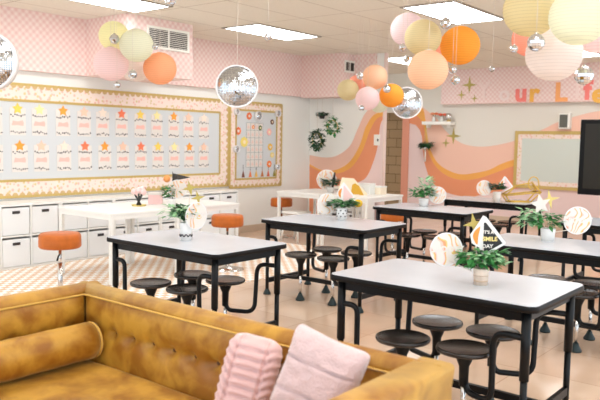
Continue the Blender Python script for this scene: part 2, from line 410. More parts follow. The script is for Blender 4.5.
OR_, YE, PY, PE, PC, CO = (248, 164, 60), (246, 210, 92), (246, 232, 164), (246, 204, 176), (246, 226, 208), (244, 128, 88)
CN = {OR_: 'orange', YE: 'yellow', PY: 'pale yellow', PE: 'peach', PC: 'cream', CO: 'coral'}
row1 = [(3.2, PE), (3.49, YE), (3.77, PY), (4.09, OR_), (4.39, PE), (4.67, PC), (4.97, CO), (5.28, YE), (5.57, PY), (5.88, OR_), (6.16, PE), (6.47, PC)]
row2 = [(3.2, PC), (3.51, OR_), (3.79, PE), (4.10, PC), (4.40, CO), (4.70, OR_), (4.99, PE), (5.29, CO), (5.59, YE), (5.89, PY), (6.18, OR_), (6.47, PE)]
PRINTP = mat('pink_name_ink', (244, 192, 178), .7)
ordn = ['first', 'second', 'third', 'fourth', 'fifth', 'sixth', 'seventh', 'eighth', 'ninth', 'tenth', 'eleventh', 'twelfth']
for rn, row, zt in (('upper', row1, 1.82), ('lower', row2, 1.385)):
    for i, (y, c) in enumerate(row):
        t = thing('name_card', '%s-starred white name card, %s from left in the %s row' % (CN[c], ordn[i], rn), 'name card', (.02, y, zt-.33), group='name cards on the bulletin board')
        B(.0, .003, -.1, .1, .02, .34).build('card', PAPER, t)
        M().prism(star_pts(5, .07, .036, cy=.33), .003, .008, 'YZ').build('star', mat('star_%s_paper' % CN[c].replace(' ', '_'), c, .6), t)
        mb = M()
        mb.prism([(-.075, .135), (-.06, .19), (.0, .18), (.06, .195), (.075, .17), (.07, .13), (.0, .14)], .003, .005, 'YZ')
        mb.build('pink_name', PRINTP, t)
        mb = M(); random.seed(i*7+len(rn))
        for (zz) in (.245, .045):
            for k in range(8):
                yy = -.09+k*.025; h = random.uniform(.012, .024); z = zz+random.uniform(-.012, .014)
                mb.box(.003, .0045, yy, yy+random.uniform(.010, .017), z, z+h)
        mb.build('printed_dots', DARK, t)
# small board content
t = thing('wall_calendar', 'white paper calendar grid in the middle of the smaller bulletin board', 'calendar', (.02, 7.60, 1.06))
B(0, .004, -.2, .2, 0, .72).build('sheet', PAPER, t)
mb = M()
for k in range(5): mb.box(.004, .006, -.2+.1*k-.003, -.2+.1*k+.003, 0, .72)
for k in range(7): mb.box(.004, .006, -.2, .2, .12*k-.003, .12*k+.003)
mb.build('grid_lines', mat('calendar_grey', (150, 160, 160), .7), t)
mb = M()
for a in range(4):
    for b in range(6): mb.prism([(-.2+.1*a+.02, .12*b+.03), (-.2+.1*a+.08, .12*b+.03), (-.2+.1*a+.05, .12*b+.09)], .004, .0055, 'YZ')
mb.build('day_marks', mat('calendar_peach', (234, 204, 190), .7), t)
dots = [((249, 116), .062, (236, 120, 60), 'orange ring'), ((238, 131), .068, (240, 130, 80), 'coral ring'), ((244, 142), .088, (242, 220, 120), 'pale yellow'), ((269, 132), .06, (250, 190, 180), 'pink'), ((270, 147), .062, (240, 190, 70), 'yellow ring'), ((269, 164), .06, (238, 130, 60), 'orange ring'), ((272, 155), .05, (246, 222, 140), 'cream'), ((272, 122), .045, (110, 60, 40), 'brown'), ((260, 128), .045, (96, 110, 60), 'olive'), ((253, 127), .035, (240, 150, 100), 'peach')]
plc = ['at the top left', 'at the left edge', 'left of the calendar', 'at the upper right', 'right of the calendar', 'at the lower right', 'low at the right edge', 'in the top right corner', 'above the calendar', 'just above the calendar, left of an olive one']
for ((px, py), r, c, nm), pl in zip(dots, plc):
    p = U(px, py, 'x', .02); t = thing('paper_flower', '%s round paper cutout %s, smaller board' % (nm, pl), 'paper cutout', (.02, p.y, p.z), group='paper cutouts on the smaller board')
    M().prism(star_pts(8, r, r*.85), 0, .008, 'YZ').build('petals', mat('cutout_%d_%d_%d' % c, c, .7), t)
    M().prism(circ(r*.35, 12), .008, .012, 'YZ').build('centre', PAPER if 'ring' in nm else mat('cutout_cream', (250, 232, 190), .7), t)
for k, (px, c, nm) in enumerate(((243, (120, 64, 40), 'brown'), (250, (236, 130, 70), 'orange'), (256, (238, 190, 90), 'amber'), (262, (196, 120, 60), 'bronze'), (268, (220, 110, 70), 'rust'), (274, (150, 140, 60), 'olive'))):
    p = U(px, 180, 'x', .02); t = thing('paper_cone', '%s paper cone cutout along the foot of the smaller board' % nm, 'paper cutout', (.02, p.y, .9), group='paper cones on the smaller board')
    M().prism([(-.035, 0), (.035, 0), (0, .11)], 0, .006, 'YZ').build('cone', mat('cone_%s' % nm, c, .7), t)
    M().box(0, .004, -.003, .003, .11, .2).build('string', STEM, t)

# mirrored ornaments (thin domed discs of mirror tiles with a white rim); local -y faces the viewer
def mirror_disc(label, loc, R, rz, hang=True, board=False):
    t = thing('mirror_ornament', label, 'disco ornament', loc, rz)
    n = 26 if R > .12 else 8; step = 2*R*.93/n; random.seed(int(R*1000)+int(loc[0]*10))
    for s in ((1, -1) if hang else (1,)):
        mb = M()
        for i in range(n):
            for j in range(n):
                x = (i+.5-n/2)*step; z = (j+.5-n/2)*step; d = math.hypot(x, z)
                if d > R*.93: continue
                dep = .28*math.sqrt(max(0, R*R-d*d)); nrm = Vector((x*.28, -.9*s, z*.28)).normalized() if False else Vector((x/R*.75+random.uniform(-.07, .07), -s, z/R*.75+random.uniform(-.07, .07))).normalized()
                c = Vector((x, -s*dep-s*.004, z)); a = Vector((0, 0, 1)).cross(nrm).normalized(); b = nrm.cross(a).normalized(); h = step*.43
                mb.use(MIRROR if random.random() < .45 else SILVER); mb.quad(c-a*h-b*h, c+a*h-b*h, c+a*h+b*h, c-a*h+b*h)
        mb.build('mirror_tiles', None, t, recalc=False)
    T0 = Matrix.Rotation(PI/2, 4, 'X')
    mb = M()
    mb.sphere((0, 0, 0), R*.95, 28, 14, (1, .27, 1)); mb.build('core', mat('ornament_core', (120, 122, 124), .5, metal=.3), t)
    mb = M(); mb.lathe([(R*.94, -.03), (R*1.01, -.03), (R*1.01, .03), (R*.94, .03), (R*.94, -.03)], seg=48, T=T0); mb.build('white_rim', WRIM, t)
    if hang: M().tube([(0, 0, R), (0, 0, ZC-loc[2])], .0022, 5).build('string', STRING, t)
p = D(237, 86.5, 6.7); mirror_disc('large round mirror-tiled ornament with white rim hanging before the long board', p, .201, YAW)
p = D(-11.5, 61.5, 4.85); mirror_disc('large round mirror-tiled ornament cut by the left edge of the photo', p, .2, YAW)
p = D(406.5, 103, 9.0); mirror_disc('round mirror-tiled ornament hanging in front of the corridor opening', p, .2, YAW)
for (px, py, r, nm) in ((257.5, 116, .075, 'at the top centre'), (277, 113.5, .055, 'in the top right corner'), (236, 112, .045, 'in the top left corner'), (235.5, 149, .055, 'at the middle of the left edge'), (276.5, 167, .045, 'low at the right edge')):
    p = U(px, py, 'x', .03); mirror_disc('small mirrored disc %s of the smaller bulletin board' % nm, (.05, p.y, p.z), r, PI/2, False)

# ---------------- paper lanterns and small mirror balls
LM = {}
def lantern(label, px, py, r_px, dist, rgb, nm):
    c = D(px, py, dist); R = r_px*dist/F
    if nm not in LM: LM[nm] = lantern_mat('paper_'+nm, rgb)
    t = thing('paper_lantern', label, 'paper lantern', c)
    mb = M(); n = 40; prof = []
    for i in range(n+1):
        a = PI*(.055+.89*i/n); rib = 1+(.016 if i % 2 else -.012)
        prof.append((R*math.sin(a)*rib, -R*.97*math.cos(a)))
    mb.lathe(prof, seg=36).build('shade', LM[nm], t)
    M().lathe([(R*.17, R*.95), (R*.19, R*.95), (R*.19, R*.985), (R*.17, R*.985), (R*.17, R*.95)], seg=20).tube([(-R*.18, 0, R*.96), (0, 0, R*1.02), (R*.18, 0, R*.96)], .0022, 5).build('wire_hanger', STRING, t)
    M().tube([(0, 0, R*1.01), (0, 0, ZC-c.z)], .0018, 5).build('string', STRING, t)
COLS = dict(lemon=(250, 245, 200), green=(242, 241, 218), pink=(252, 228, 226), orange=(255, 196, 150), cream=(242, 230, 222), tan=(234, 220, 176), peach=(255, 218, 184), amber=(255, 186, 72), coral=(255, 188, 162), mauve=(246, 228, 228))
LAN = [
 (114, 36, 15, 6.55, 'lemon', 'lemon yellow paper lantern at the back top of the left cluster'),
 (136.5, 45.4, 16.8, 6.2, 'green', 'pale yellow-green paper lantern at the front of the left cluster'),
 (111, 64, 17.2, 6.35, 'pink', 'pale pink paper lantern at the lower left of the left cluster'),
 (160, 68.5, 16.5, 6.55, 'orange', 'soft orange paper lantern at the right of the left cluster'),
 (135.5, 68, 14, 6.85, 'cream', 'cream paper lantern half hidden at the back of the left cluster'),
 (375, 77, 12.6, 8.75, 'peach', 'peach paper lantern at the top of the small middle cluster'),
 (348, 90, 10.8, 8.75, 'tan', 'tan paper lantern at the left of the small middle cluster'),
 (367.5, 98.5, 12, 8.45, 'pink', 'pink paper lantern at the bottom of the small middle cluster'),
 (391.5, 95.5, 12.2, 8.65, 'amber', 'bright orange paper lantern at the right of the small middle cluster'),
 (357, 84, 9, 9.2, 'coral', 'coral paper lantern peeking from behind the small middle cluster'),
 (379, 104, 9, 9.1, 'green', 'pale yellow lantern peeking out below the small middle cluster'),
 (407.6, 29.7, 17, 5.85, 'mauve', 'pale mauve paper lantern at the upper left of the centre cluster'),
 (423, 37.6, 18.3, 5.5, 'tan', 'ribbed tan paper lantern at the front of the centre cluster'),
 (460, 45.5, 19.6, 5.65, 'amber', 'bright orange paper lantern at the right of the centre cluster'),
 (428, 70, 20.1, 5.25, 'peach', 'peach paper lantern at the bottom of the centre cluster'),
 (443, 50, 13.5, 6.2, 'coral', 'coral paper lantern hidden at the middle of the centre cluster'),
 (531, 10, 27, 3.95, 'tan', 'large tan paper lantern at the left of the biggest cluster'),
 (579, 16.5, 29, 3.6, 'green', 'large pale green-yellow lantern at the top right of the biggest cluster'),
 (554, 54, 27.5, 4.25, 'cream', 'large cream paper lantern at the bottom of the biggest cluster'),
 (597, 30, 23.5, 4.75, 'pink', 'pink paper lantern cut by the right edge behind the biggest cluster'),
 (530, 39, 17.8, 4.85, 'coral', 'coral paper lantern peeking out behind the tan one in the biggest cluster'),
]
for px, py, r, d, nm, lb in LAN: lantern(lb, px, py, r, d, COLS[nm], nm)
def mirror_ball(label, px, py, r_px, dist):
    c = D(px, py, dist); R = r_px*dist/F
    t = thing('mirror_ball', label, 'disco ball', c, group='small mirror balls')
    me = M(); n = 9
    for i in range(n):
        a0, a1 = PI*i/n, PI*(i+1)/n; m_ = max(4, int(2*n*math.sin((a0+a1)/2)))
        for j in range(m_):
            b0, b1 = 2*PI*j/m_+i, 2*PI*(j+1)/m_+i
            P = lambda a, b: Vector((math.sin(a)*math.cos(b), math.sin(a)*math.sin(b), math.cos(a)))*R
            v = [P(a0, b0), P(a1, b0), P(a1, b1), P(a0, b1)]
            ce = sum(v, Vector())/4; v = [ce+(q-ce)*.93 for q in v]
            fc = me._f([me.bm.verts.new(q) for q in (v if 0 < i < n-1 else (v if i else [v[0], v[1], v[2]]) if i == 0 else [v[0], v[1], v[3]])])
            if fc: fc.smooth = False
    me.build('mirror_tiles', MIRROR, t, recalc=False)
    M().sphere((0, 0, 0), R*.965, 14, 8).build('core', mat('ball_core', (90, 92, 96), .4, metal=.7), t)
    M().lathe([(R*.22, R*.9), (R*.22, R*1.12), (0, R*1.14)], seg=10).build('cap', CHROME, t)
    M().tube([(0, 0, R*1.1), (0, 0, ZC-c.z)], .0015, 4).build('string', STRING, t)
for px, py, r, d, lb in [
 (114.4, 39, 5, 6.1, 'on the lemon lantern of the left cluster'), (132.6, 74.5, 4.7, 6.0, 'below the middle of the left cluster'), (117, 85, 3.6, 6.2, 'lowest in the left cluster, under the pink lantern'), (155, 47, 3, 6.0, 'between the green lantern and the white vent'),
 (170.5, .5, 5.5, 5.5, 'cut by the top edge above the left cluster'), (268, 37, 3.8, 6.5, 'in front of the second ceiling light from the left'),
 (360, 76, 3.6, 8.3, 'left of the peach lantern in the small middle cluster'), (387, 89, 4, 8.3, 'on the orange lantern of the small middle cluster'), (361.5, 108, 3, 8.2, 'lowest in the small middle cluster, under the pink lantern'),
 (445.4, 23.5, 5.7, 5.3, 'at the top of the centre cluster against the light panel'), (402.5, 47.5, 3.8, 5.3, 'at the left of the centre cluster below the mauve lantern'), (406.5, 59, 3.5, 5.7, 'left of the peach lantern of the centre cluster'), (452.6, 69.5, 4.5, 5.4, 'right of the peach lantern, just under the orange one'), (455.3, 80, 4.8, 5.35, 'lowest in the centre cluster, before the gold stars'),
 (536, 42.5, 8.8, 3.4, 'large one on the tan lantern of the biggest cluster'), (584, 75.5, 9.3, 3.8, 'large one below the biggest cluster above the letters'), (514, 49, 4, 4.2, 'at the left side of the biggest cluster'), (492, 69, 3, 6.5, 'alone between the centre and the biggest cluster')]:
    mirror_ball('small silver mirror ball '+lb, px, py, r, d)

# ---------------- lettering on the gingham bulkhead: "Your Life"
yl = YB-.145
TX = lambda x, z: Matrix.Translation((x, 0, z)) @ Matrix.Rotation(PI/2, 4, 'X')
for ch, px, py, sz, c, nm in (('Y', 484, 91, .42, (240, 214, 206), 'pale pink'), ('o', 504.5, 94, .40, (240, 220, 214), 'whitish'), ('u', 521, 93.5, .46, (240, 126, 116), 'coral'), ('r', 534, 93.5, .46, (238, 178, 76), 'golden'), ('L', 561, 93, .46, (244, 168, 104), 'orange'), ('i', 577.5, 91.5, .42, (240, 214, 206), 'pale pink'), ('f', 587.5, 91, .46, (240, 126, 116), 'coral'), ('e', 598.5, 94, .46, (240, 190, 80), 'golden')):
    p = U(px, py, 'y', yl); t = thing('wall_letter', '%s letter %s on the gingham bulkhead above the whiteboard wall' % (nm, ch), 'letter', (p.x, yl, p.z))
    o = text('letter_face', ch, sz, mat('letter_%s' % nm.replace(' ', '_'), c, .5), t, TX(0, 0), .008, .018 if nm in ('coral', 'golden', 'orange') else .008)
def spark(label, px, py, R, ax='y', val=yl, m=GOLDG, rz=0, nm='gold_star'):
    p = U(px, py, ax, val); t = thing(nm, label, 'star decoration', p, rz)
    M().prism(star_pts(4, R, R*.24), -.006, .0, 'XZ').build('star', m, t); return t
spark('largest gold four-pointed star on the gingham bulkhead left of the lettering', 469.5, 85, .17)
spark('gold four-pointed star lower left of the largest on the gingham bulkhead', 461.5, 95, .1)
spark('small gold four-pointed star lower right of the largest on the gingham bulkhead', 474.5, 98.5, .08)
spark('large gold four-pointed star on the mural at the edge of its white area', 453.5, 136, .17, 'y', YB-.008)
spark('small gold four-pointed star on the peach band beside the larger mural star', 446, 143, .1, 'y', YB-.008)
# curl on the L
# ---------------- whiteboard, speaker, screen
a = U(516, 131, 'y', YB); b = U(595, 187, 'y', YB); x0, z1, x1, z0 = a.x, a.z, b.x, U(516, 187.5, 'y', YB).z
t = thing('whiteboard', 'pale whiteboard with a gold and floral frame on the far mural wall', 'whiteboard', ((x0+x1)/2, YB-.006, z0)); w_, h_ = (x1-x0)/2, z1-z0
B(-w_+.13, w_-.13, -.02, -.006, .13, h_-.13).build('writing_surface', WB, t)
M().box(-w_+.05, w_-.05, -.025, -.006, .05, .14).box(-w_+.05, w_-.05, -.025, -.006, h_-.14, h_-.05).box(-w_+.05, -w_+.14, -.025, -.006, .14, h_-.14).box(w_-.14, w_-.05, -.025, -.006, .14, h_-.14).build('floral_border', FLORAL, t)
M().box(-w_, w_, -.035, -.006, 0, .06).box(-w_, w_, -.035, -.006, h_-.06, h_).box(-w_, -w_+.06, -.035, -.006, .06, h_-.06).box(w_-.06, w_, -.035, -.006, .06, h_-.06).build('gold_frame', FRAMEG, t)
p = U(566.5, 121, 'y', YB)
t = thing('wall_speaker', 'small white wall speaker with a grey grille above the whiteboard', 'speaker', (p.x, YB, p.z))
B(-.10, .10, -.13, -.006, -.15, .14).build('housing', FRAMEW, t, bevel=.01); B(-.08, .06, -.14, -.13, -.12, .11).build('grille', mat('grille_grey', (104, 104, 96), .8, spec=.1), t)
# interactive screen on a cart
yt = 9.55; a = U(581, 119.5, 'y', yt); b = U(581.5, 194.5, 'y', yt); x0 = a.x; z1, z0 = a.z, b.z; W_ = 1.9
t = thing('display_screen', 'large black-framed flat screen at the right edge beside the whiteboard', 'screen', (x0+W_/2, yt, 0))
B(-W_/2, W_/2, 0, .07, z0, z1).build('bezel', mat('screen_bezel', (14, 13, 15), .4, spec=.2), t, bevel=.008); B(-W_/2+.07, W_/2-.07, -.004, .0, z0+.09, z1-.06).build('screen_panel', mat('screen_glass', (48, 46, 40), .35, spec=.2), t)
M().box(-.05, .05, .08, .14, .05, z1-.2).build('pole', BLACK, t); M().box(-.45, .45, -.15, .45, .05, .09).build('base', BLACK, t)
for sx in (-.4, .4):
    for sy in (-.1, .4): M().lathe([(0, 0), (.025, 0), (.025, .05), (0, .05)], (sx, sy, 0), 10).build('caster', RUBBER, t)
# ---------------- wall shelf and items
za = U(440, 123, 'y', YB).z; xs0, xs1 = U(427, 121, 'y', YB).x, U(456, 121, 'y', YB).x
t = thing('wall_shelf', 'white floating wall shelf beside the gingham bulkhead', 'shelf', ((xs0+xs1)/2, YB, za)); hw = (xs1-xs0)/2
B(-hw, hw, -.22, -.006, -.04, .025).build('board', FRAMEW, t, bevel=.004)
for s in (-1, 1): B(s*hw*.7-.01, s*hw*.7+.01, -.18, -.006, -.1, -.04).build('bracket', FRAMEW, t)
zs = za+.025
def blossom(label, x, cols, h=.14):
    t = thing('flower_vase', label, 'vase of flowers', (x, YB-.12, zs)); M().lathe([(0, 0), (.03, 0), (.04, .04), (.022, .09), (.028, .1)], seg=16).build('vase', WHITE, t)
    for k, c in enumerate(cols):
        a = k*2.2; M().tube([(0, 0, .08), (.05*math.cos(a), .03*math.sin(a), h)], .003, 5).build('stem', LEAFD, t)
        M().sphere((.06*math.cos(a), .035*math.sin(a), h+.02), .04, 12, 8, (1, 1, .7)).build('blossom', mat('blossom_%d_%d' % c[:2], c, .7), t)
blossom('small white vase of coral and yellow blossoms on the wall shelf', xs0+.22, [(236, 130, 90), (244, 190, 90), (240, 160, 120), (250, 210, 140), (226, 110, 80)])
blossom('small vase of red-orange blossoms beside the silver ball on the wall shelf', xs0+.40, [(226, 100, 70), (240, 150, 110), (220, 90, 60)], .12)
t = thing('silver_ball', 'silver mirrored ball on a ring at the right end of the wall shelf', 'ornament', (xs1-.10, YB-.12, zs)); M().sphere((0, 0, .09), .075, 20, 12).build('ball', CHROME, t); M().lathe([(.03, 0), (.05, 0), (.04, .02), (.03, .02)], seg=16).build('ring_base', GOLD, t)

# leaves -------------------------------------------------------------------
def leaves(mb, c, n, spread, ln, wd, droop=.3, up=.5, seed=1):
    rnd = random.Random(seed); c = Vector(c)
    for i in range(n):
        th = rnd.uniform(0, 2*PI); rr = rnd.random()**.6
        base = c+Vector((math.cos(th)*spread[0]*rr*.75, math.sin(th)*spread[1]*rr*.75, rnd.uniform(-.2, 1)*spread[2]))
        d = Vector((math.cos(th+rnd.uniform(-.6, .6)), math.sin(th+rnd.uniform(-.6, .6)), rnd.uniform(-droop, up))).normalized()
        s = d.cross(Vector((0, 0, 1))).normalized(); nn = s.cross(d).normalized(); L = ln*rnd.uniform(.7, 1.25); W = wd*rnd.uniform(.7, 1.2)
        a = base; b = base+d*L*.45+nn*L*.06; e = base+d*L-nn*L*.12
        v = [mb.bm.verts.new(q) for q in (a, b+s*W/2-nn*W*.12, e, b-s*W/2-nn*W*.12, b)]
        for q in ((0, 1, 4), (1, 2, 4), (2, 3, 4), (3, 0, 4)): mb._f([v[k] for k in q])
    return mb
# hanging plants
def hoop_plant(label, px, py, dist_y, R, sx, green):
    p = U(px, py, 'y', dist_y); t = thing('hanging_plant', label, 'hanging plant', p)
    mb = M(); mb.tube([(sx*R*math.cos(2*PI*k/24), 0, R*math.sin(2*PI*k/24)) for k in range(25)], .006, 6, cap=False).build('hoop', GOLD, t)
    mb = M()
    for k in range(26):
        a = PI*.45+2*PI*k/26*.92; leaves(mb, (sx*R*math.cos(a), 0, R*math.sin(a)), 11 if green is LEAFD else 6, (.06, .05, .06), .075, .045, .9, .5, k+int(px))
    mb.build('foliage', green, t)
    M().tube([(0, 0, R), (0, 0, ZC-.72-p.z+.001 if False else ZC-p.z)], .003, 5).build('string', STRING, t)
    return t
hoop_plant('round hoop wreath of trailing green leaves hanging lowest at the mural corner', 317, 141, 8.55, .135, .72, LEAFD)
hoop_plant('gold hoop with sparse leaves hanging right of the leafy wreath', 332.5, 127, 8.3, .105, 1, LEAF)
p = U(322, 117, 'y', 8.9); t = thing('hanging_plant', 'small dark leafy plant hanging above the two hoops at the mural corner', 'hanging plant', p)
M().lathe([(0, -.03), (.04, -.03), (.055, .04)], seg=14).build('pot', STEM, t); leaves(M(), (0, 0, .04), 90, (.13, .07, .03), .08, .035, .5, .5, 5).build('foliage', LEAFD, t); M().tube([(0, 0, .03), (0, 0, ZC-p.z)], .003, 5).build('string', STRING, t)
p = U(425.5, 147, 'y', YB-.17); t = thing('hanging_plant', 'plant in a silver pot hanging from the wall shelf on the mural', 'hanging plant', p)
M().sphere((0, 0, -.02), .055, 16, 10).build('pot', CHROME, t); leaves(M(), (0, 0, .03), 130, (.15, .08, .06), .11, .06, .8, .3, 9).build('foliage', LEAFD, t)
hz = za-.05-p.z
mb = M()
for s in (-1, 0, 1): mb.tube([(s*.055, 0, -.01), (0, 0, hz)], .004, 5)
mb.build('cord', GOLDP, t); M().tube([(0, 0, -.07), (0, 0, -.3)], [.012, .02], 8).build('tassel', PAPER, t)
# light switch
p = U(377.3, 140, 'y', YA); t = thing('light_switch', 'white wall switch plate beside the corridor opening', 'light switch', (p.x, YA, p.z)); B(-.06, .06, -.016, -.008, -.09, .09).build('plate', FRAMEW, t, bevel=.003); B(.01, .035, -.024, -.016, -.02, .02).build('toggle', DARK, t)

# ================================================================== RUG, CUBBIES
t = tag(B(.46, 2.80, -.6, 6.95, .0, .008).build('checkered_rug', RUG), 'tan and white checkered rug along the storage cubbies', 'rug')
ordc = ['first', 'second', 'third', 'fourth', 'fifth', 'sixth']
desc = ['cut by the left edge of the photo', 'behind the nearest orange stool', 'behind the near end of the white tables', 'beneath the pink flower jar', 'next to last before the wall corner', 'at the far right end of the row']
def cubby(loc, rz, label, group):
    t = thing('storage_cubby', label, 'storage unit', loc, rz, group)   # local: x along, -y front
    W_, Dp, H = .755, .38, .74; th = .022
    M().box(0, W_, 0, Dp, 0, th).box(0, W_, 0, Dp, H-.03, H).box(0, th, 0, Dp, th, H-.03).box(W_-th, W_, 0, Dp, th, H-.03).box(W_/2-.009, W_/2+.009, 0, Dp, th, H-.03).box(th, W_-th, 0, Dp, .36, .378).box(th, W_-th, Dp-.01, Dp, th, H-.03).build('frame', WHITE, t)
    for cx in (th+.008, W_/2+.016):
        for z in (th+.004, .384):
            wv = W_/2-.009-th-.015; b = B(cx, cx+wv, .008, Dp-.03, z, z+.308).build('bin', WHITEB, t, bevel=.006)
            M().box(cx+wv/2-.045, cx+wv/2+.045, .002, .008, z+.24, z+.272).build('handle', DARK, b)
for k in range(6): cubby((.4, 2.29+.76*k, 0), PI/2, 'white four-bin cubby unit %s' % desc[k], 'cubby units along the left wall')
cubby((.72, 8.62, 0), 0, 'white four-bin cubby unit against the mural wall behind the far white tables', 'cubby units by the mural')

# ================================================================== WHITE WORK TABLES
def white_table(x0, x1, y0, y1, label, grp, zf=0):
    t = thing('work_table', label, 'table', ((x0+x1)/2, (y0+y1)/2, 0), group=grp); a, b = (x1-x0)/2, (y1-y0)/2
    B(-a, a, -b, b, .712, .74).build('tabletop', WHITE, t, bevel=.006)
    M().box(-a+.05, a-.05, -b+.01, -b+.03, .67, .712).box(-a+.05, a-.05, b-.03, b-.01, .67, .712).box(-a+.01, -a+.03, -b+.05, b-.05, .67, .712).box(a-.03, a-.01, -b+.05, b-.05, .67, .712).build('apron', WHITE, t)
    for sx in (-1, 1):
        for sy in (-1, 1): B(sx*(a-.03)-.02, sx*(a-.03)+.02, sy*(b-.03)-.02, sy*(b-.03)+.02, zf, .712).build('leg', WHITE, t, bevel=.004)
white_table(1.02, 1.96, 3.38, 4.31, 'white work table behind the nearest orange stool', 'white tables on the rug', .009)
white_table(1.02, 1.96, 4.32, 5.25, 'white work table holding the pink flower jar', 'white tables on the rug', .009)
white_table(.90, 1.72, 7.15, 8.1, 'white work table in front of the wall corner', 'white tables by the mural')
white_table(1.73, 2.55, 7.15, 8.1, 'white work table before the mural with the small round sign', 'white tables by the mural')
# orange stools
def orange_stool(px, py, dist, label, R=.185, zf=0):
    c = D(px, py, dist); t = thing('round_stool', label, 'stool', (c.x, c.y, zf), group='orange round stools'); h = c.z+.062
    M().lathe([(0, h-.13), (R*.93, h-.13), (R, h-.115), (R*1.0, h-.06), (R*.985, h-.05), (R, h-.04), (R*.97, h-.012), (R*.9, h), (0, h+.002)], seg=36).build('seat', ORANGE, t)
    mb = M().tube([(0, 0, h-.13), (0, 0, .3)], .014, 10).tube([(0, 0, .36), (0, 0, .02)], .022, 12); mb.build('pole', CHROME, t)
    M().lathe([(0, 0), (.19, 0), (.19, .008), (.06, .03), (.03, .05), (0, .05)], seg=32).build('base', CHROME, t)
    M().tube([(0, 0, h-.19), (.05, -.05, h-.2), (.08, -.08, h-.23)], .008, 6).build('lever', BLACK, t)
orange_stool(60, 241, 6.3, 'round orange velvet stool nearest the camera, standing on the checkered rug', zf=.009)
orange_stool(227.5, 221, 8.05, 'round orange velvet stool tucked by the far end of the white tables on the rug', zf=.009)
orange_stool(281.5, 202, 10.95, 'farthest round orange stool, by the corner of the left wall', .17)
orange_stool(393, 215.5, 9.6, 'orange stool half hidden between two black-framed tables at the centre', .17)
# white step stool
p = U(296, 241, 'z', 0); t = thing('side_stool', 'small white four-legged stool beside the farthest orange stool', 'stool', (p.x, p.y, 0))
B(-.16, .16, -.16, .16, .42, .45).build('seat', WHITE, t, bevel=.008)
for sx in (-1, 1):
    for sy in (-1, 1): M().tube([(sx*.12, sy*.12, .42), (sx*.16, sy*.16, 0)], .014, 8).build('leg', WHITE, t)

# ================================================================== STUDENT TABLES with attached stools
def rrect(x0, x1, y0, y1, r, n=5):
    out = []
    for cx, cy, a0 in ((x1-r, y1-r, 0), (x0+r, y1-r, PI/2), (x0+r, y0+r, PI), (x1-r, y0+r, 3*PI/2)):
        for k in range(n+1): a = a0+PI/2*k/n; out.append((cx+r*math.cos(a), cy+r*math.sin(a)))
    return out
TL, TW = 1.222, .765
def student_table():
    t = thing('student_table', 'x', 'table', (0, 0, 0), group='black-framed student tables')
    M().prism(rrect(.006, TL-.006, .006, TW-.006, .05), .715, .742, 'XY', smooth=True).build('tabletop', TOP, t)
    a = rrect(0, TL, 0, TW, .055); b = rrect(.0065, TL-.0065, .0065, TW-.0065, .0505); mb = M(); n = len(a); R_ = []
    for (P, z) in ((b, .7395), (a, .736), (a, .708), (b, .706)): R_.append([mb.bm.verts.new((x, y, z)) for x, y in P])
    for k in range(4):
        A, C = R_[k], R_[(k+1) % 4]
        for i in range(n): mb._f([A[i], A[(i+1) % n], C[(i+1) % n], C[i]])
    mb.prism(rrect(.007, TL-.007, .007, TW-.007, .05), .705, .714, 'XY'); mb.build('edge_band', EDGE, t)
    i0 = .06
    M().box(i0, TL-i0, i0, i0+.025, .65, .705).box(i0, TL-i0, TW-i0-.025, TW-i0, .65, .705).box(i0, i0+.025, i0, TW-i0, .65, .705).box(TL-i0-.025, TL-i0, i0, TW-i0, .65, .705).build('apron', BLACK, t)
    lx, ly = .065, .06
    for sx in (lx, TL-lx):
        for sy in (ly, TW-ly):
            L = M().tube([(sx, sy, .70), (sx, sy, .36)], .0235, 14).tube([(sx, sy, .37), (sx, sy, .04)], .0175, 14).build('leg', BLACK, t)
            M().lathe([(0, 0), (.036, 0), (.038, .01), (.02, .045), (.018, .055), (0, .055)], (sx, sy, 0), 16).build('foot', RUBBER, L)
    for sx in (lx, TL-lx): B(sx-.012, sx+.012, ly, TW-ly, .115, .16).build('end_rail', BLACK, t)
    B(lx, TL-lx, TW/2-.014, TW/2+.014, .12, .16).build('centre_rail', BLACK, t)
    for sx, sy, side, back in ((.47, .075, -1, 0), (.45, .51, -1, 1), (.815, .12, 1, 0), (.79, .53, 1, 1)):
            gx = lx if side < 0 else TL-lx; gy = ly if not back else TW-ly
            tx = gx-side*(.11 if side < 0 else .17); s = M().lathe([(0, .418), (.13, .418), (.146, .424), (.151, .434), (.149, .444), (.141, .448), (.136, .446), (0, .446)], (sx, sy, 0), 40).build('stool_seat', SEAT, t)
            M().lathe([(.052, .418), (.048, .395), (.027, .345), (.024, .24), (0, .24)], (sx, sy, 0), 20).build('seat_cup', BLACK, s)
            M().tube([(sx, sy, .27), (sx, sy, .05)], .0135, 12).build('chrome_pole', CHROME, s)
            M().lathe([(0, 0), (.042, 0), (.044, .012), (.022, .05), (.019, .065), (0, .065)], (sx, sy, 0), 18).build('rubber_foot', RUBBER, s)
            ty = gy+(sy-gy)*.35; yy = gy+(sy-gy)*.2
            zl = .20
            M().tube(fillet([(gx, gy, .57), (tx, yy, .57), (tx, ty, zl), (sx+side*.02, sy, zl+.01), (sx, sy, .29)], .075), .0165, 10).build('support_arm', BLACK, s)
    return t
ST = student_table()
tabs = [(5.44, 2.345, 'white-topped black-framed table nearest the camera, with the SMILE sign'),
        (3.30, 2.345, 'white-topped black-framed table right behind the sofa at the left'),
        (3.268, 4.15, 'white-topped black-framed table at the picture centre behind the nearest ones'),
        (5.44, 4.20, 'white-topped black-framed table at the right, with a round sign beside its plant'),
        (3.255, 6.15, 'white-topped black-framed table in the third row in front of the corridor'),
        (3.255, 7.88, 'farthest black-framed table, standing before the far mural wall'),
        (5.46, 6.15, 'black-framed table at the right edge behind the round sign')]
